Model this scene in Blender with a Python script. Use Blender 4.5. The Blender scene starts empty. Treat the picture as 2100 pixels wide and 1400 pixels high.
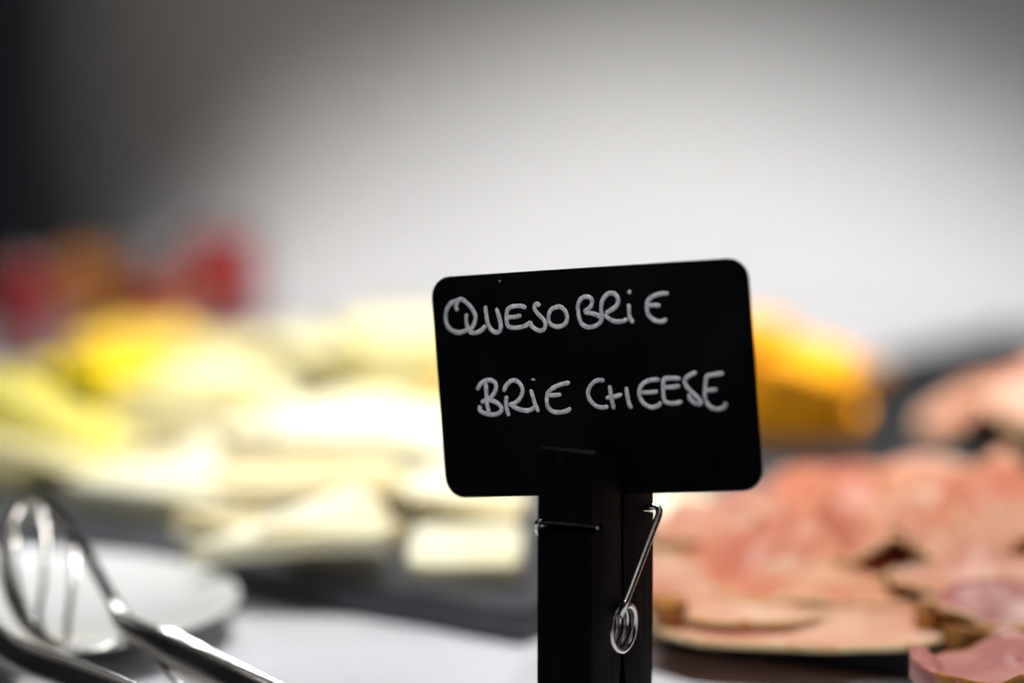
import bpy, bmesh, math, random
from mathutils import Vector, Matrix, noise
random.seed(7)
R = math.radians
sc = bpy.context.scene
COL = sc.collection

# ------------------------------------------------------------------ camera
HC, PITCH, FPX = 0.2516, R(8), 6242.0          # height over the counter, downward pitch, focal length in photo pixels
cam = bpy.data.cameras.new('camera')
cam.sensor_width = 36.0
cam.lens = 107.0
cam.clip_start, cam.clip_end = 0.02, 50
cam.dof.use_dof = True
cam.dof.focus_distance = 0.905
cam.dof.aperture_fstop = 2.6
cam_o = bpy.data.objects.new('camera', cam)
COL.objects.link(cam_o)
cam_o.location = (0, 0, HC)
cam_o.rotation_euler = (R(90) - PITCH, 0, 0)
sc.camera = cam_o

# ------------------------------------------------------------------ light
w = bpy.data.worlds.new('World')
sc.world = w
w.use_nodes = True
w.node_tree.nodes['Background'].inputs[0].default_value = (0.75, 0.85, 1, 1)
w.node_tree.nodes['Background'].inputs[1].default_value = 0.010
sc.view_settings.view_transform = 'Standard'
sc.view_settings.look = 'None'
sc.view_settings.exposure = 0
sc.view_settings.gamma = 1


def lamp(name, kind, loc, target, power, color=(1, 1, 1), **kw):
    d = bpy.data.lights.new(name, kind)
    d.energy = power
    d.color = color
    for k, v in kw.items():
        setattr(d, k, v)
    o = bpy.data.objects.new(name, d)
    COL.objects.link(o)
    o.location = loc
    o.rotation_euler = (Vector(target) - Vector(loc)).to_track_quat('-Z', 'Y').to_euler()
    return o


# downlight with an oval beam over the back of the buffet: draws the scallop of light on the wall
lamp('downlight', 'SPOT', (0.09, 1.33, 0.76), (0.10, 1.55, 0.0), 44.0, (1.0, 0.975, 0.94),
     spot_size=R(58), spot_blend=0.28, shadow_soft_size=0.06).scale = (1.2, 1, 1)
# fill spot added over the counter to brighten the fronts of the food
lamp('food_fill', 'SPOT', (-0.10, 0.72, 1.35), (-0.08, 1.36, 0.0), 35.0, (1.0, 0.985, 0.97),
     spot_size=R(25), spot_blend=0.6, shadow_soft_size=0.06).scale = (1.6, 1, 1)
# unseen fill spot added to brighten the near part of the counter
lamp('near_fill', 'SPOT', (0.09, 0.97, 1.10), (0.08, 1.05, 0.0), 57.0, (1.0, 0.985, 0.975),
     spot_size=R(38), spot_blend=0.7, shadow_soft_size=0.12).scale = (1.5, 1, 1)
# wall-side panel lamp mirrored in the far rim of the saucer
lamp('panel_lamp', 'AREA', (-0.33, 1.70, 0.60), (-0.18, 1.10, 0.0), 0.2, (0.95, 0.98, 1.0),
     shape='RECTANGLE', size=0.22, size_y=0.035, spread=R(60))
# big dim fill added as room ambient, gives the tongs something to reflect
lamp('room_fill', 'AREA', (0.55, 0.15, 1.9), (0.0, 1.0, 0.0), 2.4, (1.0, 0.98, 0.96),
     shape='RECTANGLE', size=1.6, size_y=1.2)
# narrow fill spot added on the camera side to light the handwriting
lamp('sign_fill', 'SPOT', (-0.25, 0.1, 1.2), (0.024, 0.888, 0.128), 30.0, (1, 1, 1),
     spot_size=R(3.6), spot_blend=0.3, shadow_soft_size=0.03).scale = (1.7, 1, 1)


# ------------------------------------------------------------------ pixel helpers (photo pixels, 2100 x 1400)
def ray(x, y):
    v = Vector(((x - 1050) / FPX, 1.0, -(y - 700) / FPX))
    return Matrix.Rotation(-PITCH, 3, 'X') @ v


def at_z(x, y, z):
    r = ray(x, y)
    return Vector((0, 0, HC)) + r * ((z - HC) / r.z)


def at_y(x, y, Y):
    r = ray(x, y)
    return Vector((0, 0, HC)) + r * (Y / r.y)


# ------------------------------------------------------------------ object helpers
def tag(o, label=None, cat=None, group=None, kind=None):
    if label: o['label'] = label
    if cat: o['category'] = cat
    if group: o['group'] = group
    if kind: o['kind'] = kind
    return o


def empty(name, loc=(0, 0, 0), rot=(0, 0, 0), **k):
    o = bpy.data.objects.new(name, None)
    o.empty_display_size = 0.02
    COL.objects.link(o)
    o.location = loc
    o.rotation_euler = rot
    return tag(o, **k)


def obj(name, bm, mat, parent=None, smooth=True, **k):
    me = bpy.data.meshes.new(name)
    bmesh.ops.recalc_face_normals(bm, faces=bm.faces[:])
    bm.to_mesh(me)
    bm.free()
    if smooth:
        for p in me.polygons: p.use_smooth = True
    me.materials.append(mat)
    o = bpy.data.objects.new(name, me)
    COL.objects.link(o)
    if parent: o.parent = parent
    return tag(o, **k)


def sharp(o, deg=40):
    me = o.data
    bm = bmesh.new(); bm.from_mesh(me)
    for e in bm.edges:
        if len(e.link_faces) == 2 and e.calc_face_angle(0) > R(deg): e.smooth = False
    bm.to_mesh(me); bm.free()
    return o


def prism(outline, h0, h1, axis='z'):
    """closed polygon extruded; axis z: (x,y) outline; axis x: (y,z) outline"""
    bm = bmesh.new()
    def P(p, h): return (p[0], p[1], h) if axis == 'z' else (h, p[0], p[1]) if axis == 'x' else (p[0], h, p[1])
    a = [bm.verts.new(P(p, h0)) for p in outline]
    b = [bm.verts.new(P(p, h1)) for p in outline]
    n = len(outline)
    bm.faces.new(a[::-1]); bm.faces.new(b)
    for i in range(n): bm.faces.new((a[i], a[(i + 1) % n], b[(i + 1) % n], b[i]))
    bmesh.ops.recalc_face_normals(bm, faces=bm.faces[:])
    return bm


def bevel(bm, r, seg=2, ang=25):
    es = [e for e in bm.edges if len(e.link_faces) == 2 and e.calc_face_angle(0) > R(ang)]
    bmesh.ops.bevel(bm, geom=es, offset=r, segments=seg, profile=0.6, affect='EDGES', clamp_overlap=True)
    return bm


def box(x0, x1, y0, y1, z0, z1, r=0.0, seg=2):
    bm = prism([(x0, y0), (x1, y0), (x1, y1), (x0, y1)], z0, z1)
    if r: bevel(bm, r, seg)
    return bm


def rounded(w_, h_, r, n=6):
    pts = []
    for cx, cy, a0 in ((w_/2-r, h_/2-r, 0), (-w_/2+r, h_/2-r, 90), (-w_/2+r, -h_/2+r, 180), (w_/2-r, -h_/2+r, 270)):
        for i in range(n + 1):
            a = R(a0 + 90 * i / n)
            pts.append((cx + r * math.cos(a), cy + r * math.sin(a)))
    return pts


def catmull(pts, n=6):
    pts = [Vector(p) for p in pts]
    if len(pts) < 3:
        return [pts[0].lerp(pts[-1], i / n) for i in range(n + 1)]
    P = [pts[0] * 2 - pts[1]] + pts + [pts[-1] * 2 - pts[-2]]
    out = []
    for i in range(1, len(P) - 2):
        a, b, c, d = P[i-1], P[i], P[i+1], P[i+2]
        for k in range(n):
            t = k / n
            out.append(0.5 * ((2*b) + (c-a)*t + (2*a-5*b+4*c-d)*t*t + (3*b-a-3*c+d)*t*t*t))
    out.append(pts[-1])
    return out


def sweep(bm, path, section, up=(0, 0, 1), scale=None, closed_ends=True):
    """sweep a closed 2-D section (along side, along normal) down a path"""
    up = Vector(up); rings = []
    n = len(path)
    for i, p in enumerate(path):
        t = (path[min(i+1, n-1)] - path[max(i-1, 0)]).normalized()
        s = (up - t * up.dot(t))
        s = s.normalized() if s.length > 1e-6 else Vector((1, 0, 0))
        nn = t.cross(s)
        k = scale(i / (n - 1)) if scale else 1
        k = k if isinstance(k, tuple) else (k, k)
        rings.append([bm.verts.new(p + s * a * k[0] + nn * b * k[1]) for a, b in section])
    m = len(section)
    for i in range(n - 1):
        for j in range(m):
            bm.faces.new((rings[i][j], rings[i][(j+1) % m], rings[i+1][(j+1) % m], rings[i+1][j]))
    if closed_ends:
        bm.faces.new(rings[0][::-1]); bm.faces.new(rings[-1])
    return bm


def circle(r, n=10, fx=1.0, fy=1.0):
    return [(r*fx*math.cos(2*math.pi*i/n), r*fy*math.sin(2*math.pi*i/n)) for i in range(n)]


def lathe(profile, n=64):
    bm = bmesh.new(); rings = []
    for r, z in profile:
        rings.append([bm.verts.new((r*math.cos(2*math.pi*i/n), r*math.sin(2*math.pi*i/n), z)) for i in range(n)] if r > 1e-6 else [bm.verts.new((0, 0, z))])
    for a, b in zip(rings, rings[1:]):
        for i in range(n):
            j = (i + 1) % n
            if len(a) == 1 and len(b) == 1: continue
            if len(a) == 1: bm.faces.new((a[0], b[i], b[j]))
            elif len(b) == 1: bm.faces.new((a[i], b[0], a[j]))
            else: bm.faces.new((a[i], a[j], b[j], b[i]))
    return bm


# ------------------------------------------------------------------ materials
def mat(name, base, rough=0.5, metal=0.0, spec=0.5, var=None, scale=30.0, detail=4.0, bump=0.0, bscale=200.0,
        sss=0.0, trans=0.0, ior=1.45, stops=(0.35, 0.65), rvar=0.0, stretch=None):
    m = bpy.data.materials.new(name); m.use_nodes = True
    nt = m.node_tree; b = nt.nodes['Principled BSDF']
    b.inputs['Base Color'].default_value = (*base, 1)
    b.inputs['Roughness'].default_value = rough
    b.inputs['Metallic'].default_value = metal
    b.inputs['Specular IOR Level'].default_value = spec
    b.inputs['IOR'].default_value = ior
    b.inputs['Transmission Weight'].default_value = trans
    if sss:
        b.inputs['Subsurface Weight'].default_value = sss
        b.inputs['Subsurface Radius'].default_value = (0.006, 0.004, 0.002)
        b.inputs['Subsurface Scale'].default_value = 1.0
    tc = nt.nodes.new('ShaderNodeTexCoord'); src = tc.outputs['Object']
    if stretch:
        mp = nt.nodes.new('ShaderNodeMapping'); mp.inputs['Scale'].default_value = stretch
        nt.links.new(src, mp.inputs['Vector']); src = mp.outputs['Vector']
    if var or rvar:
        no = nt.nodes.new('ShaderNodeTexNoise')
        no.inputs['Scale'].default_value = scale; no.inputs['Detail'].default_value = detail
        nt.links.new(src, no.inputs['Vector'])
        if var:
            cr = nt.nodes.new('ShaderNodeValToRGB')
            cols = [base] + (list(var) if isinstance(var[0], (tuple, list)) else [var])
            for i, c in enumerate(cols):
                pos = stops[0] + (stops[1] - stops[0]) * i / (len(cols) - 1)
                e = cr.color_ramp.elements[i] if i < 2 else cr.color_ramp.elements.new(pos)
                e.position = pos; e.color = (*c, 1)
            nt.links.new(no.outputs['Fac'], cr.inputs['Fac'])
            nt.links.new(cr.outputs['Color'], b.inputs['Base Color'])
        if rvar:
            mr = nt.nodes.new('ShaderNodeMapRange')
            mr.inputs['From Min'].default_value = 0.3; mr.inputs['From Max'].default_value = 0.7
            mr.inputs['To Min'].default_value = rough - rvar; mr.inputs['To Max'].default_value = rough + rvar
            nt.links.new(no.outputs['Fac'], mr.inputs['Value']); nt.links.new(mr.outputs['Result'], b.inputs['Roughness'])
    if bump:
        n2 = nt.nodes.new('ShaderNodeTexNoise'); n2.inputs['Scale'].default_value = bscale; n2.inputs['Detail'].default_value = 5
        nt.links.new(src, n2.inputs['Vector'])
        bp = nt.nodes.new('ShaderNodeBump'); bp.inputs['Strength'].default_value = bump; bp.inputs['Distance'].default_value = 0.001
        nt.links.new(n2.outputs['Fac'], bp.inputs['Height']); nt.links.new(bp.outputs['Normal'], b.inputs['Normal'])
    return m


M = dict(
    wall=mat('wall_paint', (0.78, 0.78, 0.785), 0.7, spec=0.2, var=(0.74, 0.74, 0.75), scale=4, bump=0.1, bscale=300),
    counter=mat('white_counter', (0.64, 0.65, 0.68), 0.45, spec=0.3, var=(0.57, 0.58, 0.61), scale=14, bump=0.05, bscale=400),
    slate=mat('slate', (0.030, 0.034, 0.043), 0.4, spec=0.6, var=(0.052, 0.057, 0.068), scale=45, bump=0.35, bscale=220, rvar=0.08),
    slate_dark=mat('dark_slate', (0.010, 0.012, 0.016), 0.85, spec=0.06, var=(0.025, 0.027, 0.03), scale=45, bump=0.3, bscale=220),
    sign=mat('black_board', (0.0022, 0.0026, 0.0036), 0.6, spec=0.03, var=(0.0075, 0.008, 0.010), scale=38, stops=(0.45, 0.85), bump=0.05, bscale=900),
    chalk=mat('chalk_ink', (0.80, 0.81, 0.83), 0.8, spec=0.1, var=(0.46, 0.47, 0.50), scale=520, bump=0.2, bscale=2500),
    blackwood=mat('black_stained_wood', (0.0012, 0.0010, 0.0011), 0.55, spec=0.05, var=(0.0055, 0.0038, 0.0042), scale=60, bump=0.3, bscale=110, stretch=(6, 6, 0.5)),
    steel=mat('spring_steel', (0.74, 0.72, 0.70), 0.2, metal=1, var=(0.64, 0.62, 0.60), scale=300, bump=0.05, bscale=900),
    tong=mat('stainless_steel', (0.72, 0.69, 0.65), 0.2, metal=1, var=(0.66, 0.63, 0.59), scale=90, bump=0.04, bscale=500, rvar=0.05),
    china=mat('white_porcelain', (0.70, 0.71, 0.70), 0.12, spec=0.6, var=(0.68, 0.69, 0.68), scale=10),
    glass=mat('clear_glass', (0.95, 0.96, 0.97), 0.03, trans=1.0, ior=1.45),
    ham_fat=mat('ham_fat_rim', (0.74, 0.47, 0.19), 0.4, var=((0.78, 0.60, 0.36), (0.56, 0.26, 0.06)), scale=55, bump=0.4, bscale=250, sss=0.15),
    crust=mat('roasted_crust', (0.42, 0.17, 0.03), 0.45, var=(0.22, 0.08, 0.02), scale=60, bump=0.5, bscale=260),
)
for nm, c1, c2, c3 in (('ham_pink', (0.55, 0.215, 0.14), (0.62, 0.315, 0.21), (0.74, 0.52, 0.39)),
                       ('ham_rosy', (0.52, 0.14, 0.075), (0.60, 0.24, 0.135), (0.69, 0.42, 0.25)),
                       ('ham_mauve', (0.36, 0.125, 0.11), (0.44, 0.19, 0.165), (0.54, 0.32, 0.27))):
    M[nm] = mat(nm, c1, 0.45, spec=0.4, var=(c2, c3), scale=26, detail=6, stops=(0.36, 0.72), bump=0.35, bscale=160, sss=0.2)
for nm, c1, c2 in (('cream', (0.78, 0.73, 0.42), (0.72, 0.63, 0.28)), ('ivory', (0.80, 0.78, 0.60), (0.74, 0.69, 0.44)),
                   ('straw', (0.76, 0.69, 0.17), (0.70, 0.60, 0.11)), ('lemon', (0.84, 0.66, 0.006), (0.76, 0.56, 0.006)),
                   ('golden', (0.84, 0.57, 0.07), (0.80, 0.47, 0.03)), ('orange', (0.92, 0.40, 0.006), (0.88, 0.33, 0.005)),
                   ('beige', (0.70, 0.61, 0.36), (0.62, 0.50, 0.24)), ('grey_cream', (0.72, 0.70, 0.62), (0.66, 0.63, 0.54))):
    M[nm] = mat(nm + '_cheese', c1, 0.45, spec=0.35, var=c2, scale=34, bump=0.3, bscale=180, sss=0.1)
M['rind'] = mat('white_rind', (0.78, 0.76, 0.62), 0.8, spec=0.15, var=(0.66, 0.56, 0.34), scale=90, bump=0.6, bscale=420)
M['brown_rind'] = mat('tan_rind', (0.60, 0.42, 0.18), 0.7, spec=0.2, var=(0.45, 0.28, 0.10), scale=90, bump=0.5, bscale=320)
for nm, c in (('red', (0.46, 0.006, 0.014)), ('apricot', (0.85, 0.30, 0.04)), ('russet', (0.72, 0.10, 0.02)), ('rose', (0.75, 0.03, 0.05))):
    M['jam_' + nm] = mat(nm + '_jam', c, 0.25, var=tuple(v * 0.7 for v in c), scale=70, sss=0.1)
M['lid'] = mat('highlight_lid', (0.40, 0.36, 0.37), 0.25, metal=0.3, var=(0.34, 0.31, 0.32), scale=40)  # grey of the added knob lid, stands in for a blurred highlight

# ------------------------------------------------------------------ setting
obj('counter', box(-1.6, 1.6, 0.35, 1.90, -0.04, 0.0, 0.004), M['counter'], smooth=False, kind='structure')
wl = [(2.2, 2.1), (2.2, 1.903)] + [(-0.13 - 0.20 * math.sin(R(3 * i)), 2.103 - 0.20 * math.cos(R(3 * i))) for i in range(31)] + [(-0.33, 2.9), (-0.2, 2.9)]
wo = obj('wall', prism(wl, -0.9, 2.0), M['wall'], kind='structure')     # left end rounded away, shaped so the wall shades off to dark
sharp(wo, 30)


def board(name, corner, ang, lu, lv, th, material, label, group='slate serving boards'):
    """slab with one corner at `corner`, edges along u (towards ang) and v"""
    bm = bmesh.new()
    nx, ny = 26, 26
    a = []
    rr = random.Random(label)
    o = Vector((rr.random()*9, rr.random()*9, 0))
    pts = []
    def edge(p, q, n):
        for i in range(n):
            t = i / n
            b = Vector(p).lerp(Vector(q), t)
            j = noise.noise(Vector((b.x*60, b.y*60, 1)) + o) * 0.0014
            d = (Vector(q) - Vector(p)).normalized()
            pts.append((b.x - d.y * j, b.y + d.x * j))
    for p, q in (((0, 0), (lu, 0)), ((lu, 0), (lu, lv)), ((lu, lv), (0, lv)), ((0, lv), (0, 0))): edge(p, q, 26)
    bm = prism(pts, 0.0005, th)
    es = [e for e in bm.edges if abs(e.verts[0].co.z - e.verts[1].co.z) < 1e-6 and len(e.link_faces) == 2]
    bmesh.ops.bevel(bm, geom=es, offset=0.0016, segments=2, affect='EDGES')
    t = obj(name, bm, material)
    sharp(t, 30)
    t.location = corner; t.rotation_euler = (0, 0, ang)
    return tag(t, label, 'serving board', group)


TOP = 0.0125
board('slate_board', (-0.4177, 1.3368, 0), R(-36), 0.52, 0.30, 0.012, M['slate'], 'grey slate board carrying the pale cheese pile, behind the white saucer')
board('slate_board', (0.049, 1.027, 0), R(-30), 0.42, 0.33, 0.012, M['slate_dark'], 'dark slate board under the pile of pink ham')
board('slate_board', (-0.2354, 1.5877, 0), R(-36), 0.64, 0.285, 0.012, M['slate_dark'], 'matt black slate board at the back, under the orange cheese')

board('slate_board', (0.1969, 1.6381, 0), R(-36), 0.34, 0.15, 0.012, M['slate_dark'], 'empty black slate board in the far right corner by the wall')

# ------------------------------------------------------------------ sign and clip
YAW = R(-28.57)
SC = Vector((0.0236, 0.8885, 0.1149)); SW, SH = 0.105, 0.0671
Mrot = Matrix.Rotation(YAW, 3, 'Z') @ Matrix.Rotation(R(-3.04), 3, 'X') @ Matrix.Rotation(R(-6.46), 3, 'Y')
sign = empty('price_sign', SC, Mrot.to_euler(), label='black rectangular sign with white handwriting QUESO BRIE and BRIE CHEESE, held in the clip', cat='sign')
bm = prism(rounded(SW, SH, 0.0064), 0.0, 0.0014, axis='y')
bevel(bm, 0.00025, 2, 60)
sharp(obj('panel', bm, M['sign'], sign), 30)
bm = bmesh.new()
bmesh.ops.create_icosphere(bm, subdivisions=2, radius=0.00042)

Minv = Mrot.transposed()


def on_sign(px, py):
    r = Minv @ ray(px, py); o = Minv @ (Vector((0, 0, HC)) - SC)
    t = (-0.00002 - o.y) / r.y
    return Vector((o.x + r.x * t, -0.00002, o.z + r.z * t))


bm2 = bmesh.new()
pp = on_sign(1025, 577)
bmesh.ops.create_icosphere(bm2, subdivisions=2, radius=0.0004, matrix=Matrix.Translation(pp))
bm.free()
obj('chalk_speck', bm2, mat('faded_chalk', (0.12, 0.14, 0.15), 0.8), sign)


def word(crop, k, strokes):
    b = bmesh.new()
    for s in strokes:
        pts = [on_sign(crop[0] + x / k, crop[1] + y / k) for x, y in s]
        path = catmull(pts, 6)
        wdt = 0.00065
        sec = [(wdt * math.cos(a), 0.00016 * math.sin(a)) for a in [2*math.pi*i/10 for i in range(10)]]
        j = random.random() * 50
        n = len(path)
        def scl(t, n=n, j=j):
            e = min(t, 1 - t) * (n - 1)
            f = 0.55 if e < 0.5 else 0.88 if e < 1.5 else 1.0
            v = 1 + 0.16 * noise.noise(Vector((t * n * 0.35, j, 0)))
            return (f * v, 1.0)
        # side vector lies in the sign's plane: use its normal as 'up' then swap axes
        sweep(b, path, [(q, p) for p, q in sec], up=(0, 1, 0), scale=lambda t: tuple(reversed(scl(t))))
    return obj('handwriting', b, M['chalk'], sign)


word((890, 580), 7, [
    [(345, 395), (315, 350), (332, 285), (375, 235), (440, 262), (530, 350), (588, 450), (590, 540), (548, 640), (505, 680)],
    [(345, 258), (300, 265), (240, 295), (188, 375), (168, 480), (182, 590), (240, 670), (340, 712), (430, 695), (500, 655)],
    [(465, 440), (463, 550), (485, 640), (530, 705), (600, 715), (680, 680), (742, 610)],
    [(735, 330), (750, 450), (775, 590), (830, 680), (900, 712), (950, 680), (958, 600), (930, 470), (895, 365)],
    [(1325, 358), (1250, 332), (1150, 336), (1075, 365), (1045, 430), (1045, 560), (1080, 630), (1190, 642), (1310, 615), (1388, 555)],
    [(1060, 492), (1150, 490), (1252, 465)],
    [(1520, 335), (1485, 300), (1450, 320), (1447, 380), (1500, 450), (1570, 525), (1602, 595), (1580, 662), (1520, 687), (1440, 650), (1392, 600), (1388, 550)],
    [(1800, 338), (1700, 370), (1650, 450), (1650, 550), (1700, 610), (1790, 628), (1880, 590), (1912, 500), (1880, 400), (1830, 352), (1770, 335)]])
word((1150, 570), 7, [
    [(250, 470), (245, 400), (280, 310), (350, 270), (420, 282), (450, 340), (420, 420), (330, 485)],
    [(245, 400), (255, 520), (290, 640), (370, 700), (470, 697), (560, 645), (585, 580), (520, 530), (420, 502), (340, 495)],
    [(592, 570), (580, 420), (610, 300), (680, 226), (760, 222), (820, 290), (810, 380), (740, 450), (640, 505)],
    [(620, 520), (690, 580), (780, 622), (880, 622), (955, 590)],
    [(975, 370), (980, 480), (992, 570), (1042, 640)], [(972, 178), (996, 228)],
    [(1550, 222), (1440, 227), (1330, 262), (1252, 325), (1235, 430), (1260, 530), (1340, 602), (1440, 627), (1525, 590)],
    [(1255, 392), (1340, 392), (1432, 396)]])
word((950, 750), 7, [
    [(322, 240), (330, 350), (336, 480), (346, 580), (372, 665)],
    [(200, 345), (240, 270), (310, 215), (390, 205), (455, 240), (472, 310), (440, 400), (365, 478)],
    [(258, 525), (330, 490), (430, 502), (520, 560), (552, 625), (500, 682), (400, 697), (290, 672), (235, 622), (247, 570)],
    [(580, 368), (620, 280), (690, 215), (760, 215), (830, 280), (852, 370), (812, 470), (740, 532), (655, 562)],
    [(620, 430), (615, 540), (630, 640), (656, 718)],
    [(680, 560), (780, 612), (900, 642), (980, 622), (1025, 585)],
    [(965, 340), (1000, 440), (1032, 550), (1082, 662)], [(1005, 182), (1003, 210)],
    [(1532, 240), (1420, 262), (1300, 312), (1217, 385), (1200, 480), (1212, 580), (1280, 650), (1380, 667), (1480, 647), (1547, 608)],
    [(1225, 422), (1310, 421), (1408, 410)]])
word((1180, 740), 6, [
    [(355, 237), (260, 242), (190, 300), (155, 390), (180, 480), (250, 550), (330, 572), (405, 560)],
    [(420, 300), (435, 400), (452, 500), (476, 592)], [(375, 455), (470, 442), (572, 410)], [(625, 320), (640, 430), (662, 530), (692, 582)],
    [(1035, 230), (930, 236), (840, 272), (790, 350), (790, 430), (840, 520), (930, 567), (1020, 547), (1055, 505)], [(800, 387), (900, 386), (1015, 375)],
    [(1295, 217), (1180, 212), (1090, 228), (1080, 330), (1085, 450), (1112, 502), (1200, 522), (1312, 500)], [(1090, 322), (1180, 322), (1285, 305)],
    [(1488, 138), (1400, 180), (1345, 242), (1370, 312), (1440, 390), (1520, 470), (1542, 522), (1480, 522), (1410, 462), (1400, 400)],
    [(1825, 150), (1720, 166), (1620, 192), (1600, 280), (1590, 400), (1602, 482), (1660, 562), (1750, 592), (1832, 562), (1855, 508)], [(1605, 362), (1680, 357), (1745, 350)]])

# clip: solve half width, depth and sideways offset from the sight lines of its three visible corners
CW, CD, CX = 0.0178, 0.0385, -0.0015
org = SC.copy(); org.z = 0
ax = Vector((math.cos(YAW), math.sin(YAW), 0)); ay = Vector((-math.sin(YAW), math.cos(YAW), 0))


def px_of(p):
    q = Matrix.Rotation(PITCH, 3, 'X') @ (p - Vector((0, 0, HC)))
    return 1050 + FPX * q.x / q.y, 700 - FPX * q.z / q.y


PL = 0.0014 + 0.0007      # the plate leans back, so at the jaws it stands a little in front of its centre


def clip_fit(v):
    wd, dd, cx = v
    o = []
    for lx, ly, tx in ((-wd/2, -dd/2, 1101), (wd/2, -dd/2, 1213), (wd/2, dd/2, 1340)):
        o.append(px_of(org + ax * (cx + lx) + ay * (ly - PL) + Vector((0, 0, 0.055)))[0] - tx)
    return o


v = [CW, CD, CX]
for it in range(8):
    r0 = clip_fit(v); J = []
    for i in range(3):
        u = list(v); u[i] += 1e-5
        J.append([(a - b) / 1e-5 for a, b in zip(clip_fit(u), r0)])
    d = Matrix(J).transposed().inverted() @ Vector(r0)
    v = [a - b for a, b in zip(v, d)]
CW, CD, CX = v
print('clip', CW, CD, CX)
CO = org + ax * CX + ay * (-PL)
clip = empty('sign_clip', CO, (0, 0, YAW), label='black wooden clothes-peg clip with a steel spring, standing upright and gripping the sign', cat='clip')


def z_at(px_y, lx, ly):
    p = CO + ax * lx + ay * ly
    lo, hi = 0.0, 0.3
    for _ in range(40):
        m_ = (lo + hi) / 2
        if px_of(Vector((p.x, p.y, m_)))[1] > px_y: lo = m_
        else: hi = m_
    return lo


hw, hd = CW / 2, CD / 2
ZJ = z_at(922, 0, -hd)          # top of the front jaw
ZC = z_at(1287, hw, 0)          # coil axis
ZG = z_at(1080, 0, -hd)         # wire groove, front
ZGb = z_at(1040, hw, hd)        # wire groove, back
RC = 0.0069                     # coil radius
lean = math.tan(R(3.04))


def leg_profile(s, ztop, zg):
    """side profile (y, z), s = -1 front leg, +1 back leg; inner face near y = 0"""
    zb = SC.z - 0.5 * SH
    def inner(z):
        base = 0.0009 if s > 0 else -0.0009
        return base + (z - zb - 0.008) * lean if z > zb - 0.012 else (0.0006 if s > 0 else -0.0006)
    outer = s * hd
    p = [(s * 0.0075, 0.010), (s * (hd - 0.0006), 0.010), (outer, 0.03), (outer, zg - 0.0018)]
    p += [(outer - s * 0.0001, zg - 0.0012), (outer - s * 0.0066, zg - 0.00115), (outer - s * 0.0066, zg + 0.00115)]
    p += [(outer - s * 0.0002, zg + 0.00125), (outer - s * 0.0008, ztop - 0.003), (outer - s * 0.0011, ztop - 0.0004), (outer - s * 0.0020, ztop)]
    p += [(inner(ztop - 0.006), ztop - 0.006)]
    for k in range(5):
        z = ztop - 0.006 + (zb + 0.002 - ztop) * (k + 1) / 5
        p.append((inner(z), z))
    p += [(s * 0.0006, ZC + RC + 0.0015)]
    for k in range(7):
        a = R(80 - 160 * k / 6)
        p.append((s * (0.0004 + (RC + 0.0006) * math.cos(a)), ZC + (RC + 0.0006) * math.sin(a)))
    p += [(s * 0.0008, ZC - RC - 0.0015), (s * 0.0022, ZC - RC - 0.012)]
    return p


for s, zt, zg in ((-1, ZJ, ZG), (1, SC.z - 0.5 * SH + 0.014, ZGb)):
    bm = prism(leg_profile(s, zt, zg), -hw, hw, axis='x')
    bevel(bm, 0.00045, 2, 50)
    sharp(obj('peg_leg', bm, M['blackwood'], clip), 25)
bm = box(-0.02, 0.02, -0.03, 0.03, 0.0005, 0.010, 0.001)
sharp(obj('base', bm, M['blackwood'], clip), 30)
# spring: coil, an arm over the back leg and an arm over the front leg
WR = 0.00108
path = []
turns = 8
x0, x1 = -hw - WR * 1.4, hw + WR * 1.4
a_start = math.atan2((ZG - ZC), -(hd)) + R(88)
front_end = Vector((x0, -hd - WR * 0.2, ZG))
back_end = Vector((x1, hd + WR * 0.2, ZGb))
# tangent angles
def tangent(pt, sgn):
    dy, dz = pt.y, pt.z - ZC
    dist = math.hypot(dy, dz); base = math.atan2(dz, dy)
    return base + sgn * math.acos(RC / dist)
aF, aB = tangent(front_end, -1), tangent(back_end, 1)
aB += 2 * math.pi * turns
while aB - aF > 2 * math.pi * (turns + 0.6): aB -= 2 * math.pi
pf = []
xin = -hw + 0.001
pf += [Vector((hw - 0.0006, -hd + 0.0054, ZG)), Vector((hw - 0.003, -hd + 0.0052, ZG)), Vector((0, -hd + 0.0052, ZG)), Vector((-hw + 0.002, -hd + 0.0048, ZG))]
pf += [Vector((-hw - 0.0010, -hd + 0.0030, ZG - 0.0002)), Vector((x0 - 0.0002, -hd + 0.0034, ZG - 0.0020))]
N = 24 * turns
coil = []
for i in range(N + 1):
    t = i / N
    a = aF + (aB - aF) * t
    # turns crowd towards both faces of the peg, as the wire lies in the two outer rings
    coil.append(Vector((x0 + (x1 - x0) * t, RC * math.cos(a), ZC + RC * math.sin(a))))
lead = [pf[-1].lerp(coil[0], k / 4) for k in range(1, 4)]
be = Vector((x1 + 0.0004, hd - 0.0006, ZGb - 0.0022))
tail = [coil[-1].lerp(be, k / 6) for k in range(1, 7)]
pb = [Vector((x1 + 0.0002, hd + 0.0004, ZGb - 0.0006)), Vector((x1 - 0.0012, hd + 0.0006, ZGb + 0.0002)), Vector((hw - 0.003, hd - 0.0006, ZGb)), Vector((-hw + 0.004, hd - 0.0006, ZGb))]
full = catmull(pf, 5) + lead + coil + tail + catmull(pb, 5)
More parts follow.
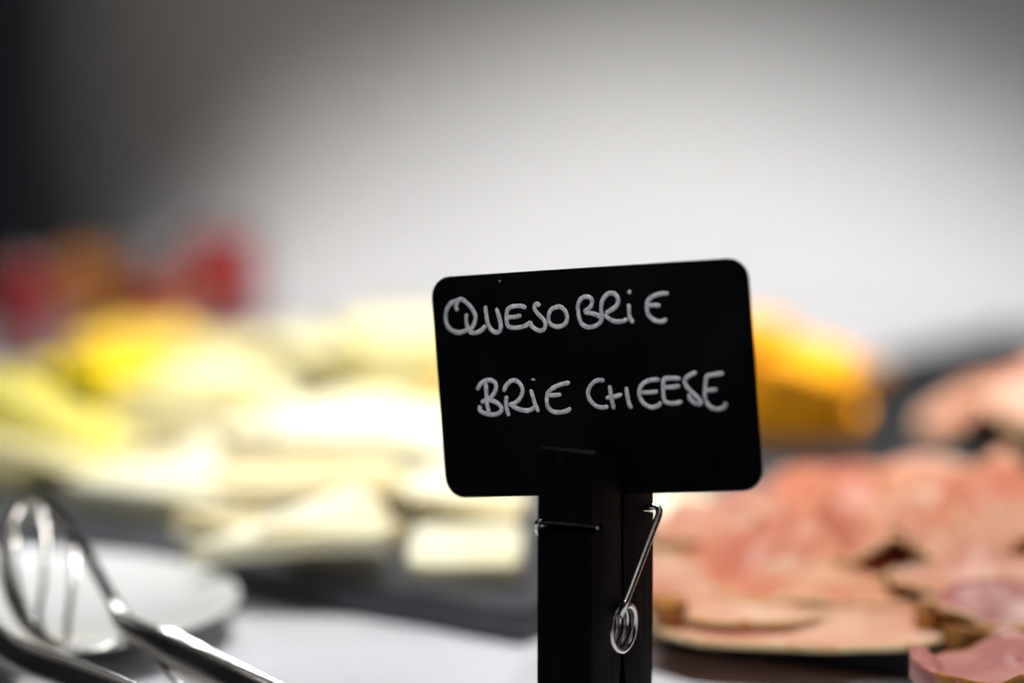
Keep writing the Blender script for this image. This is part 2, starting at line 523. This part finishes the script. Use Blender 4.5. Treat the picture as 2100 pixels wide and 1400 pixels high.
# frame-safe tube: parallel transport
bm = bmesh.new(); rings = []
nrm = None
for i, p in enumerate(full):
    t = (full[min(i + 1, len(full) - 1)] - full[max(i - 1, 0)]).normalized()
    if nrm is None: nrm = t.orthogonal().normalized()
    nrm = (nrm - t * nrm.dot(t)).normalized(); bn = t.cross(nrm)
    rings.append([bm.verts.new(p + nrm * WR * math.cos(2*math.pi*k/10) + bn * WR * math.sin(2*math.pi*k/10)) for k in range(10)])
for a, b in zip(rings, rings[1:]):
    for k in range(10): bm.faces.new((a[k], a[(k+1) % 10], b[(k+1) % 10], b[k]))
bm.faces.new(rings[0]); bm.faces.new(rings[-1])
obj('spring', bm, M['steel'], clip)

# ------------------------------------------------------------------ saucer
PC = Vector((-0.181, 1.042, 0))
prof = [(0.0707 * i / 22, 0.0040 + 0.0108 * (i / 22) ** 2.3) for i in range(23)] + [(0.0712, 0.0146), (0.0710, 0.0138)]
prof += [(0.060, 0.0095), (0.048, 0.0064), (0.041, 0.0030), (0.039, 0.0006), (0.035, 0.0006), (0.034, 0.0022), (0, 0.0022)]
o = obj('saucer', lathe([(r_ * 1.2, z_) for r_, z_ in prof], 96), M['china'])
o.location = PC
tag(o, 'small white porcelain saucer under the tongs at lower left', 'saucer')

# ------------------------------------------------------------------ tongs
tongs = empty('serving_tongs', at_y(430, 1330, 0.93), label='stainless steel slotted serving tongs resting over the white saucer', cat='tongs')
TI = Matrix.Translation(-tongs.location)


def chan(wd, dp, th, n=7):
    """shallow channel section: wd along side, dp deep, th thick"""
    o_, i_ = [], []
    for k in range(n):
        t = -1 + 2 * k / (n - 1)
        o_.append((wd / 2 * t, dp * (1 - abs(t) ** 2.6)))
        i_.append(((wd / 2 - th) * t if abs(t) == 1 else (wd / 2) * t * 0.93, dp * (1 - abs(t) ** 2.6) - th))
    return o_ + i_[::-1]


def arm(path_px, wd, dp, up, name='arm', flip=1, scale=None):
    pts = [at_y(*p) for p in path_px]
    bm = bmesh.new()
    sec = chan(wd, dp, 0.0011)
    if flip < 0: sec = [(a, -b) for a, b in sec]
    sweep(bm, catmull(pts, 8), sec, up=up, scale=scale)
    bm.transform(TI)
    return sharp(obj(name, bm, M['tong'], tongs), 50)


def strip(parent, path_px, wd, th, up=(0.9, -0.3, 0.3), name='tine'):
    pts = [at_y(*p) for p in path_px]
    bm = bmesh.new()
    sweep(bm, catmull(pts, 8), circle(1, 10, wd / 2, th / 2), up=up)
    bm.transform(TI)
    return obj(name, bm, M['tong'], parent)


def hy(y):      # distance of the slotted head at image height y
    return 0.968 + (1330 - y) / 310 * 0.062


A1 = [(226, 1236, .984), (262, 1290, .966), (330, 1323, .95), (400, 1360, .935), (480, 1400, .915), (640, 1478, .88), (800, 1555, .85), (880, 1600, .835)]
a1 = arm(A1, 0.0130, 0.0040, (0.3, 0.42, 1), scale=lambda t: (0.22 + 0.78 * min(1, t * 3.2) ** 0.8, 0.35 + 0.65 * min(1, t * 4)))
loop = [(262, 1276), (226, 1222), (192, 1160), (158, 1105), (120, 1058), (80, 1034), (42, 1040), (14, 1082), (6, 1140), (16, 1205), (42, 1262), (85, 1308), (140, 1333), (200, 1330), (258, 1306), (300, 1312)]
strip(a1, [(x, y, hy(y)) for x, y in loop], 0.0042, 0.0013, name='head_loop')
for tn in ([(78, 1038), (92, 1110), (90, 1190), (80, 1262), (96, 1316)], [(140, 1086), (152, 1150), (146, 1220), (138, 1290), (146, 1332)], [(34, 1046), (26, 1120), (36, 1200), (62, 1280)]):
    strip(a1, [(x, y, hy(y) + 0.006 * math.sin(math.pi * i / (len(tn) - 1))) for i, (x, y) in enumerate(tn)], 0.0026, 0.0012)
strip(a1, [(232, 1246, .98), (262, 1264, .968), (330, 1294, .949), (400, 1326, .934), (480, 1362, .914), (640, 1436, .879), (800, 1512, .849)], 0.0016, 0.0016, name='rolled_edge', up=(0, 0, 1))
strip(a1, [(250, 1300, .968), (282, 1322, .958), (320, 1358, .945), (365, 1402, .93), (420, 1450, .91)], 0.0034, 0.0018, name='inner_rib', up=(0, -0.3, 1))
A2 = [(-150, 1190, 1.02), (-60, 1268, .99), (0, 1328, .965), (60, 1366, .948), (160, 1402, .925), (300, 1458, .895), (480, 1530, .868), (700, 1610, .845), (860, 1650, .83)]
a2 = arm(A2, 0.0140, 0.0042, (0.3, 0.42, 1))
strip(a2, [(x + 6, y - 44, d_) for x, y, d_ in A2], 0.0017, 0.0017, name='rolled_edge', up=(0, 0, 1))
strip(tongs, [(905, 1590, .834), (925, 1620, .826), (900, 1655, .824), (850, 1655, .829)], 0.013, 0.0016, up=(0, -0.3, 1), name='spring_end')

# ------------------------------------------------------------------ food builders
GC = 'pieces of cheese piled on the slate board'


def cheese(kind, x0, x1, yt, yb, zb, d, mt, label, yaw=0.0, roll=0.0, pitch=0.0, rind='rind', hmin=0.006, name=None, group=GC):
    """a piece that fills the photo box x0..x1, yt..yb, standing at height zb, d metres deep"""
    f = at_z((x0 + x1) / 2, yb, zb); d *= 1.15
    wd = (x1 - x0) * (f.y + 0.2 * d) / FPX
    r = ray(0, yt)
    h = max(hmin, HC + (f.y + d) * (r.z / r.y) - zb)
    t = empty(name or ('cheese_wedge' if kind == 'wedge' else 'cheese_slice'), (f.x, f.y + d / 2, zb), (R(pitch), R(roll), R(yaw)), label=label, cat='cheese', group=group)
    rr = random.Random(label); off = Vector((rr.random() * 40, rr.random() * 40, rr.random() * 40))
    if kind == 'wedge':
        # sector with its tip at one end and the rind on the arc at the other
        n = 10; L = wd; half = math.atan2(d / 2, L * 0.93)
        out = [(-L / 2, 0.0)] + [(-L / 2 + L * math.cos(half * (-1 + 2 * i / n)), L * math.sin(half * (-1 + 2 * i / n)) * 1.0) for i in range(n + 1)]
    else:
        out = rounded(wd, d, min(wd, d) * 0.16, 4)
    def wob(bm, amp):
        for v_ in bm.verts:
            v_.co += noise.noise_vector(v_.co * 45 + off) * amp
            v_.co.z += 0.0 if v_.co.z < 0.002 else noise.noise(v_.co * 22 + off) * amp
    def finish(bm, br, amp):
        bevel(bm, br, 3, 40)
        bmesh.ops.triangulate(bm, faces=[f_ for f_ in bm.faces if len(f_.verts) > 4])
        bmesh.ops.subdivide_edges(bm, edges=[e for e in bm.edges if e.calc_length() > 0.010], cuts=2, use_grid_fill=True)
        wob(bm, amp)
        return bm
    o = obj('paste', finish(prism(out, 0.0, h - (0.0012 if rind == 'rind' else 0)), min(0.003, h * 0.25), 0.0011), M[mt], t)
    if rind == 'rind':                      # bloomy top crust and the arc or end crust
        sc_ = [(p[0] * 1.006 + 0.0004, p[1] * 0.985) for p in out]
        obj('rind', finish(prism(sc_, h - 0.0026, h + 0.0002), 0.0009, 0.0011), M['rind'], t)
    elif rind:
        e = box(wd / 2 - 0.0022, wd / 2 + 0.0012, -d / 2 * 0.86, d / 2 * 0.86, 0.0008, h * 0.96, 0.0006)
        wob(e, 0.0008)
        obj('rind', e, M[rind], t)
    return t


# back rows of the pile
cheese('wedge', 330, 600, 676, 850, TOP, 0.085, 'cream', 'pale cream cheese wedge at the back left of the pile before the rosy jar', yaw=12, rind=None)
cheese('wedge', 500, 810, 668, 880, TOP, 0.10, 'cream', 'large pale cream cheese wedge at the middle of the back row', yaw=-8, rind=None)
cheese('slice', 690, 985, 640, 888, TOP, 0.09, 'cream', 'tallest cream cheese block, partly behind the left edge of the sign', yaw=6, rind=None)
cheese('slice', 868, 960, 780, 842, TOP + 0.012, 0.03, 'golden', 'small golden cheese piece peeping out at the left edge of the sign', rind=None, hmin=0.008)
cheese('slice', 150, 385, 668, 820, TOP, 0.07, 'golden', 'golden yellow cheese piece below the apricot jar', yaw=-14, roll=6, rind=None)
cheese('wedge', 80, 300, 722, 900, TOP, 0.05, 'lemon', 'bright lemon yellow cheese wedge below the golden piece', yaw=-24, rind=None)
cheese('wedge', 215, 560, 762, 935, TOP, 0.055, 'cream', 'pale cream wedge lying right of the bright lemon wedge', yaw=10, rind=None)
# leaning slices at the left edge
cheese('slice', -130, 200, 800, 975, TOP + 0.004, 0.035, 'straw', 'straw yellow cheese slice leaning at the left edge of the picture', roll=26, yaw=-8, rind=None)
cheese('slice', -130, 235, 880, 1012, TOP, 0.04, 'cream', 'pale slice under the leaning straw yellow slice', roll=12, yaw=-4, rind=None)
# middle
cheese('wedge', 270, 660, 850, 1000, TOP, 0.045, 'beige', 'flat beige wedge in the middle of the pile, left of the ivory slice', yaw=-6)
cheese('slice', 540, 940, 842, 1010, TOP, 0.05, 'ivory', 'broad ivory slice in the middle of the pile, left of the sign', yaw=5, rind=None)
cheese('wedge', 790, 1030, 885, 1045, TOP, 0.045, 'ivory', 'ivory wedge tucked under the lower left corner of the sign', yaw=14, rind=None)
# front
cheese('wedge', 100, 520, 950, 1088, TOP, 0.05, 'ivory', 'long ivory wedge at the front left above the saucer', yaw=-5, pitch=9, rind=None)
cheese('slice', 430, 815, 938, 1085, TOP, 0.04, 'beige', 'beige slice at the front right of the long ivory wedge', yaw=4, pitch=9, rind=None)
cheese('slice', 780, 835, 985, 1062, TOP, 0.02, 'beige', 'small piece with a tan rind right of the beige slice', rind='brown_rind')
cheese('wedge', 330, 800, 1040, 1162, TOP, 0.05, 'grey_cream', 'foremost greyish cream wedge on the grey slate, right of the saucer', yaw=7, pitch=9, rind=None)
cheese('slice', 835, 1075, 1085, 1196, TOP, 0.035, 'ivory', 'thick ivory slice nearest the left of the clip, lower of two', yaw=-3, pitch=9, rind=None)
cheese('slice', 845, 1085, 1005, 1088, TOP + 0.007, 0.028, 'ivory', 'ivory slice just left of the clip, upper of two', yaw=2, pitch=9, rind=None)
cheese('slice', 1330, 1475, 1012, 1085, TOP, 0.03, 'ivory', 'pale slice just right of the clip under the sign', yaw=-3, pitch=9, rind=None)
# loose thin wedges heaped over the rows
HEAP = [  # px, py, length, yaw, tilt towards the viewer, roll, material
    (45, 860, .070, -30, 14, 22, 'straw'), (120, 905, .066, -22, 16, 18, 'straw'), (60, 955, .070, 8, 12, 6, 'cream'), (190, 975, .060, -12, 10, 8, 'cream'),
    (140, 790, .060, -35, 16, 14, 'lemon'), (220, 760, .060, 20, 18, -8, 'golden'), (255, 835, .062, -28, 14, 10, 'lemon'), (300, 725, .066, 35, 16, -6, 'golden'),
    (370, 790, .072, 18, 16, -6, 'cream'), (430, 735, .075, -24, 15, 6, 'cream'), (330, 870, .066, 150, 14, 5, 'cream'), (450, 845, .070, 12, 16, -8, 'ivory'),
    (560, 720, .076, 28, 14, -5, 'cream'), (600, 790, .074, -18, 16, 6, 'ivory'), (700, 725, .076, 160, 14, 4, 'cream'), (760, 790, .072, 14, 15, -6, 'cream'),
    (850, 715, .074, -16, 14, 5, 'ivory'), (690, 855, .072, 24, 15, -5, 'ivory'), (830, 860, .070, -12, 14, 4, 'ivory'), (560, 905, .068, -26, 14, 7, 'beige'),
    (420, 930, .064, 22, 12, -6, 'cream'), (700, 930, .068, 170, 14, 4, 'ivory'), (850, 945, .064, -30, 12, 8, 'ivory'), (300, 985, .062, 14, 10, -6, 'ivory'),
    (500, 1000, .062, -16, 10, 6, 'cream'), (650, 1020, .060, 30, 10, -6, 'beige'), (880, 1010, .056, 18, 10, -5, 'ivory'), (460, 1080, .044, -20, 12, 5, 'beige'), (585, 1098, .046, 16, 12, -5, 'ivory'), (690, 1092, .054, 165, 12, 4, 'beige'),
    (960, 1050, .050, -14, 12, 4, 'beige'), (930, 905, .064, 150, 12, 4, 'cream')]
HL = {'straw': 'straw yellow', 'lemon': 'lemon yellow', 'golden': 'golden', 'cream': 'thin cream', 'ivory': 'thin ivory', 'beige': 'thin beige'}
HMESH = {}
for k, (px_, py_, L_, yw, ti, ro, mt_) in enumerate(HEAP):
    Yh = 1.56 - (py_ - 700) / 340 * 0.40 if py_ < 1025 else at_z(px_, py_, 0.028).y
    p = at_y(px_, py_, Yh)
    key = (mt_, k % 3)
    row = next(w_ for lim, w_ in ((760, 'back'), (830, 'second'), (900, 'third'), (970, 'fourth'), (9999, 'front')) if py_ < lim)
    side = next(w_ for lim, w_ in ((150, 'at the left edge'), (330, 'below the jars'), (520, 'left of the middle'), (680, 'in the middle'), (790, 'right of the middle'), (9999, 'beside the sign')) if px_ < lim)
    t = empty('cheese_wedge', (p.x, p.y, max(p.z, TOP + 0.006)), (R(ti), R(ro), R(yw)), label='%s cheese wedge lying loose on the heap, %s row, %s' % (HL[mt_], row, side), cat='cheese', group='loose wedges on the cheese heap')
    if key not in HMESH:
        hf = R((15, 19, 24)[k % 3])
        out = [(-0.5 * L_, 0)] + [(-0.5 * L_ + L_ * math.cos(hf * (-1 + i / 4)), L_ * math.sin(hf * (-1 + i / 4))) for i in range(9)]
        def loose(o_, z0, z1, br):
            bm = bevel(prism(o_, z0, z1), br, 2, 40)
            bmesh.ops.triangulate(bm, faces=[f_ for f_ in bm.faces if len(f_.verts) > 4])
            bmesh.ops.subdivide_edges(bm, edges=[e for e in bm.edges if e.calc_length() > 0.010], cuts=2, use_grid_fill=True)
            for v_ in bm.verts: v_.co += noise.noise_vector(v_.co * 40 + Vector((k, 0, 0))) * 0.0012 + Vector((0, 0, 0.004 * noise.noise(v_.co * 14 + Vector((0, k, 0)))))
            return bm
        pa = obj('paste', loose(out, -0.004, 0.004, 0.0016), M[mt_], t)
        arc = out[1:]
        ri = obj('rind', loose(arc + [(-0.5 * L_ + (p_[0] + 0.5 * L_) * 0.965, p_[1] * 0.965) for p_ in arc[::-1]], -0.0044, 0.0044, 0.0005), M['rind'], t)
        HMESH[key] = (pa, ri)
    else:
        for src_ in HMESH[key]:
            c = src_.copy(); COL.objects.link(c); c.parent = t
# orange
GO = 'pieces of orange cheese behind the sign'
cheese('slice', 1420, 1610, 645, 900, TOP, 0.05, 'orange', 'tall orange cheese block behind the right edge of the sign', yaw=-14, roll=4, rind=None, group=GO)
cheese('slice', 1535, 1735, 700, 905, TOP, 0.045, 'orange', 'orange cheese slice leaning against the tall orange block', yaw=-10, roll=15, pitch=8, rind=None, group=GO)
cheese('wedge', 1600, 1775, 790, 912, TOP, 0.042, 'orange', 'low orange cheese wedge at the right end of the orange pieces', yaw=12, roll=9, pitch=12, rind=None, group=GO)
cheese('wedge', 1710, 1850, 735, 800, TOP, 0.045, 'orange', 'small low orange piece on the black board by the wall', yaw=195, rind=None, group=GO)

# ------------------------------------------------------------------ ham
GH = 'ham slices heaped on the slate board'


def ham(px, py, zb, ra, rb, label, mt='ham_pink', yaw=0.0, tilt=(0, 0), arch=0.0, fold=0.0, k=2.0, ph=0.0, edge=0.0, th=0.0014, rim='ham_fat', group=GH, name='ham_slice'):
    c = at_z(px, py, zb)
    t = empty(name, c, (0, 0, R(yaw)), label=label, cat='ham', group=group)
    rr = random.Random(label); off = Vector((rr.random() * 30, rr.random() * 30, rr.random() * 30))
    def surf(q, a):
        ir = 1 + 0.15 * noise.noise(Vector((math.cos(a) * 1.3, math.sin(a) * 1.3, 0)) + off) + 0.055 * noise.noise(Vector((math.cos(a) * 4, math.sin(a) * 4, 5)) + off)
        x = ra * q * ir * math.cos(a); y = rb * q * ir * math.sin(a)
        u, v_ = x / ra, y / rb
        z = arch * max(0.0, 1 - u * u * 0.9) * (1 - (0.85 if v_ < 0 else 0.35) * v_ * v_)
        z += fold * math.sin(k * u * 2.2 + v_ * 1.1 + ph) * (0.35 + 0.65 * q)
        z += 0.0085 * noise.noise(Vector((x * 38, y * 38, 0)) + off) + 0.0016 * noise.noise(Vector((x * 110, y * 110, 3)) + off)
        z += edge * q ** 4 * (0.6 + noise.noise(Vector((math.cos(a) * 2, math.sin(a) * 2, 8)) + off))
        z += math.tan(R(tilt[0])) * x + math.tan(R(tilt[1])) * y
        return Vector((x, y, max(z, -0.0004)))
    nr, na = 16, 64
    def sheet(q0, q1, n_r, lift, thick):
        bm = bmesh.new(); top, bot = [], []
        for i in range(n_r + 1):
            q = q0 + (q1 - q0) * i / n_r
            top.append([bm.verts.new(surf(q, 2 * math.pi * j / na) + Vector((0, 0, thick + lift * math.sin(math.pi * i / n_r) * 1.0))) for j in range(na)])
            bot.append([bm.verts.new(surf(q, 2 * math.pi * j / na) + Vector((0, 0, -0.0 - 0.2 * lift))) for j in range(na)])
        for L_ in (top, bot):
            for a, b in zip(L_, L_[1:]):
                for j in range(na): bm.faces.new((a[j], a[(j+1) % na], b[(j+1) % na], b[j]))
        for idx in (0, -1):
            for j in range(na):
                bm.faces.new((top[idx][j], top[idx][(j+1) % na], bot[idx][(j+1) % na], bot[idx][j]))
        return bm
    obj('meat', sheet(0.02, 0.972, nr, 0.0, th), M[mt], t)
    obj('fat_rim', sheet(0.968, 1.0, 3, 0.0003, th + 0.0003), M[rim], t)
    return t


ham(2085, 885, TOP, 0.046, 0.038, 'pale pink ham slice at the back right, highest in the picture', arch=0.019, fold=0.003, yaw=8, group='ham slices at the back')
ham(2160, 860, TOP + 0.012, 0.045, 0.035, 'pale ham slice lying on the rearmost slice at the right edge', arch=0.028, fold=0.004, yaw=-18, group='ham slices at the back')
# lower layer
ham(1790, 1150, TOP, 0.066, 0.056, 'broad ham slice at the bottom of the heap, mostly covered', mt='ham_rosy', fold=0.003, yaw=10)
ham(2030, 1150, TOP + 0.002, 0.060, 0.054, 'ham slice low in the heap at the right edge', mt='ham_rosy', fold=0.004, yaw=-30)
ham(1480, 1200, TOP, 0.042, 0.044, 'ham slice at the left end of the heap beside the clip', fold=0.003, yaw=25, tilt=(0, 6))
# humps
ham(1530, 1150, TOP + 0.002, 0.040, 0.036, 'humped rosy ham slice at the left of the heap', arch=0.020, fold=0.004, k=1.6, ph=1.0, yaw=-16, mt='ham_pink')
ham(1735, 1090, TOP + 0.002, 0.042, 0.040, 'ham slice folded into the highest hump of the heap', arch=0.025, fold=0.005, k=1.7, ph=2.0, yaw=10, mt='ham_rosy')
ham(1890, 1085, TOP + 0.005, 0.050, 0.040, 'ham slice folded behind the dark gap, right of the highest hump', arch=0.021, fold=0.005, k=1.4, ph=0.4, yaw=-14, mt='ham_pink')
ham(2070, 1100, TOP + 0.006, 0.046, 0.040, 'arched ham slice at the right edge of the heap', arch=0.022, fold=0.005, k=1.9, ph=3.0, yaw=8, mt='ham_rosy')
ham(1680, 1190, TOP + 0.006, 0.052, 0.042, 'rosy ham slice in the middle of the heap, above the big front slice', arch=0.012, fold=0.004, k=1.8, ph=1.4, yaw=-24, mt='ham_rosy', tilt=(-6, 6))
ham(1885, 1160, TOP + 0.010, 0.046, 0.030, 'ham slice with a tan rim lying across the middle right of the heap', arch=0.006, fold=0.004, k=1.5, yaw=-18, tilt=(4, 10))
ham(2060, 1185, TOP + 0.012, 0.042, 0.032, 'tan rimmed ham slice at the right edge over the mauve slice', arch=0.006, fold=0.004, k=1.6, yaw=6, tilt=(2, 9))
# ragged folded ends on top of the heap
ham(1450, 1135, TOP + 0.008, 0.024, 0.020, 'small ragged ham fold at the top left of the heap, nearest the clip', arch=0.012, fold=0.004, k=2.4, yaw=30, edge=0.004)
ham(1600, 1075, TOP + 0.008, 0.026, 0.022, 'small ragged ham fold left of the highest hump', arch=0.012, fold=0.005, k=2.2, ph=1, yaw=-35, mt='ham_rosy', edge=0.004)
ham(1800, 1040, TOP + 0.010, 0.030, 0.022, 'small ham fold on the back of the highest hump', arch=0.012, fold=0.005, k=2.0, ph=2, yaw=14, mt='ham_rosy', edge=0.003)
ham(1965, 1040, TOP + 0.010, 0.030, 0.022, 'small ham fold at the back right of the heap', arch=0.012, fold=0.005, k=2.3, ph=4, yaw=-20, edge=0.004)
ham(1800, 1125, TOP + 0.016, 0.030, 0.020, 'crumpled ham end in the centre of the heap', arch=0.008, fold=0.006, k=2.4, ph=3, yaw=24, mt='ham_rosy', edge=0.004, tilt=(0, 8))
ham(1985, 1130, TOP + 0.016, 0.034, 0.022, 'crumpled ham end right of the centre of the heap', arch=0.008, fold=0.006, k=2.1, ph=5, yaw=-28, edge=0.004, tilt=(0, 8))
# front
ham(1640, 1266, TOP + 0.001, 0.056, 0.048, 'big flat pink ham slice with a tan fat rim at the front of the heap', fold=0.0038, k=2.3, ph=1.2, yaw=-24, tilt=(0, 4))
ham(1540, 1232, TOP + 0.005, 0.043, 0.034, 'pink ham slice lying on the big front slice, its white fat streak curling', fold=0.0038, k=2.0, ph=0.5, yaw=-14, tilt=(-3, 8), edge=0.003)
ham(2060, 1262, TOP + 0.006, 0.030, 0.020, 'mauve brown ham slice above the dark gap at the right', mt='ham_mauve', arch=0.010, fold=0.002, yaw=-4)


def chunk(px, py, zb, w_, d_, h_, label, mt, yaw):
    c = at_z(px, py, zb)
    t = empty('ham_piece', c, (0, 0, R(yaw)), label=label, cat='ham', group='thick ham pieces')
    rr = random.Random(label)
    out = []
    for i in range(28):
        a_ = 2 * math.pi * i / 28
        k_ = 1 / max(abs(math.cos(a_)), abs(math.sin(a_))) ** 0.75
        k_ *= 1 + 0.12 * (rr.random() - 0.5)
        out.append((w_ / 2 * k_ * math.cos(a_), d_ / 2 * k_ * math.sin(a_)))
    bm = prism(out, 0, h_)
    bevel(bm, 0.0009, 2, 60)
    bmesh.ops.triangulate(bm, faces=[f for f in bm.faces if len(f.verts) > 4])
    bmesh.ops.subdivide_edges(bm, edges=[e for e in bm.edges if e.calc_length() > 0.004], cuts=2, use_grid_fill=True)
    for v_ in bm.verts: v_.co += noise.noise_vector(v_.co * 70 + c * 9) * 0.0018 + noise.noise_vector(v_.co * 220 + c * 9) * 0.0009
    obj('meat', bm, M[mt], t)
    return t


ham(2105, 1420, TOP, 0.034, 0.030, 'mauve ham slice in the lower right corner, under another', mt='ham_mauve', fold=0.004, k=2.6, yaw=8, edge=0.002, th=0.006, rim='ham_mauve')
ham(2095, 1392, TOP + 0.006, 0.031, 0.024, 'mauve ham slice in the lower right corner, topmost there', mt='ham_mauve', fold=0.005, k=2.4, ph=2, yaw=-12, edge=0.002, th=0.004, rim='crust')
chunk(2030, 1322, TOP, 0.030, 0.016, 0.007, 'dark brown roasted end of ham above the mauve slices at lower right', 'crust', -6)
chunk(1372, 1292, TOP, 0.013, 0.018, 0.011, 'small browned end of ham beside the clip', 'crust', 10)
chunk(1920, 1300, TOP, 0.012, 0.012, 0.010, 'small browned scrap right of the big front slice', 'crust', 30)

# ------------------------------------------------------------------ jars by the wall
GJ = 'small jars by the wall'


def jar(px, yt, Y, dia, jam, label, fill=0.86, lid=None, lidr=0.6):
    b = at_y(px, 700, Y); b.z = 0.0006
    h = at_y(px, yt, Y).z
    r = dia / 2
    t = empty('jam_jar', b, label=label, cat='jar', group=GJ)
    prof = [(0, 0.0), (r * 0.9, 0.0), (r, 0.003), (r, h * 0.72), (r * 0.93, h * 0.84), (r * 0.86, h * 0.9), (r * 0.86, h), (r * 0.78, h), (r * 0.78, h * 0.9),
            (r * 0.86, h * 0.82), (r * 0.92, h * 0.7), (r * 0.92, 0.005), (r * 0.8, 0.003), (0, 0.003)]
    obj('glass', lathe(prof, 40), M['glass'], t)
    f = fill * h
    obj('jam', lathe([(0, 0.0034), (r * 0.8, 0.0036), (r * 0.9, 0.006), (r * 0.9, min(f, h * 0.69)), (r * 0.75, f), (0, f - 0.001)], 40), M['jam_' + jam], t)
    if lid:
        obj('lid', lathe([(0, h + 0.0002), (r * 0.9, h + 0.0002), (r * 0.9, h + 0.0016), (r * lidr * 0.5, h + 0.0022), (r * lidr * 0.45, h + 0.004), (r * lidr * 0.8, h + 0.008), (r * lidr * 0.7, h + 0.012), (0, h + 0.0145)], 40), M[lid], t)
    return t


jar(50, 535, 1.70, 0.044, 'red', 'dark red jar standing leftmost in the shadow')
jar(175, 505, 1.80, 0.044, 'apricot', 'apricot orange jar between the two dark red jars')
jar(318, 545, 1.78, 0.044, 'russet', 'russet brown jar with an added grey knob lid standing in for a highlight', lid='lid')
jar(462, 482, 1.835, 0.052, 'rose', 'rosy red jar at the right end of the row of jars')
jar(252, 530, 1.82, 0.040, 'red', 'dark red jar half hidden between the apricot jar and the lidded russet jar')
jar(392, 520, 1.82, 0.042, 'russet', 'russet brown jar without a lid, left of the rosy jar at the right end')
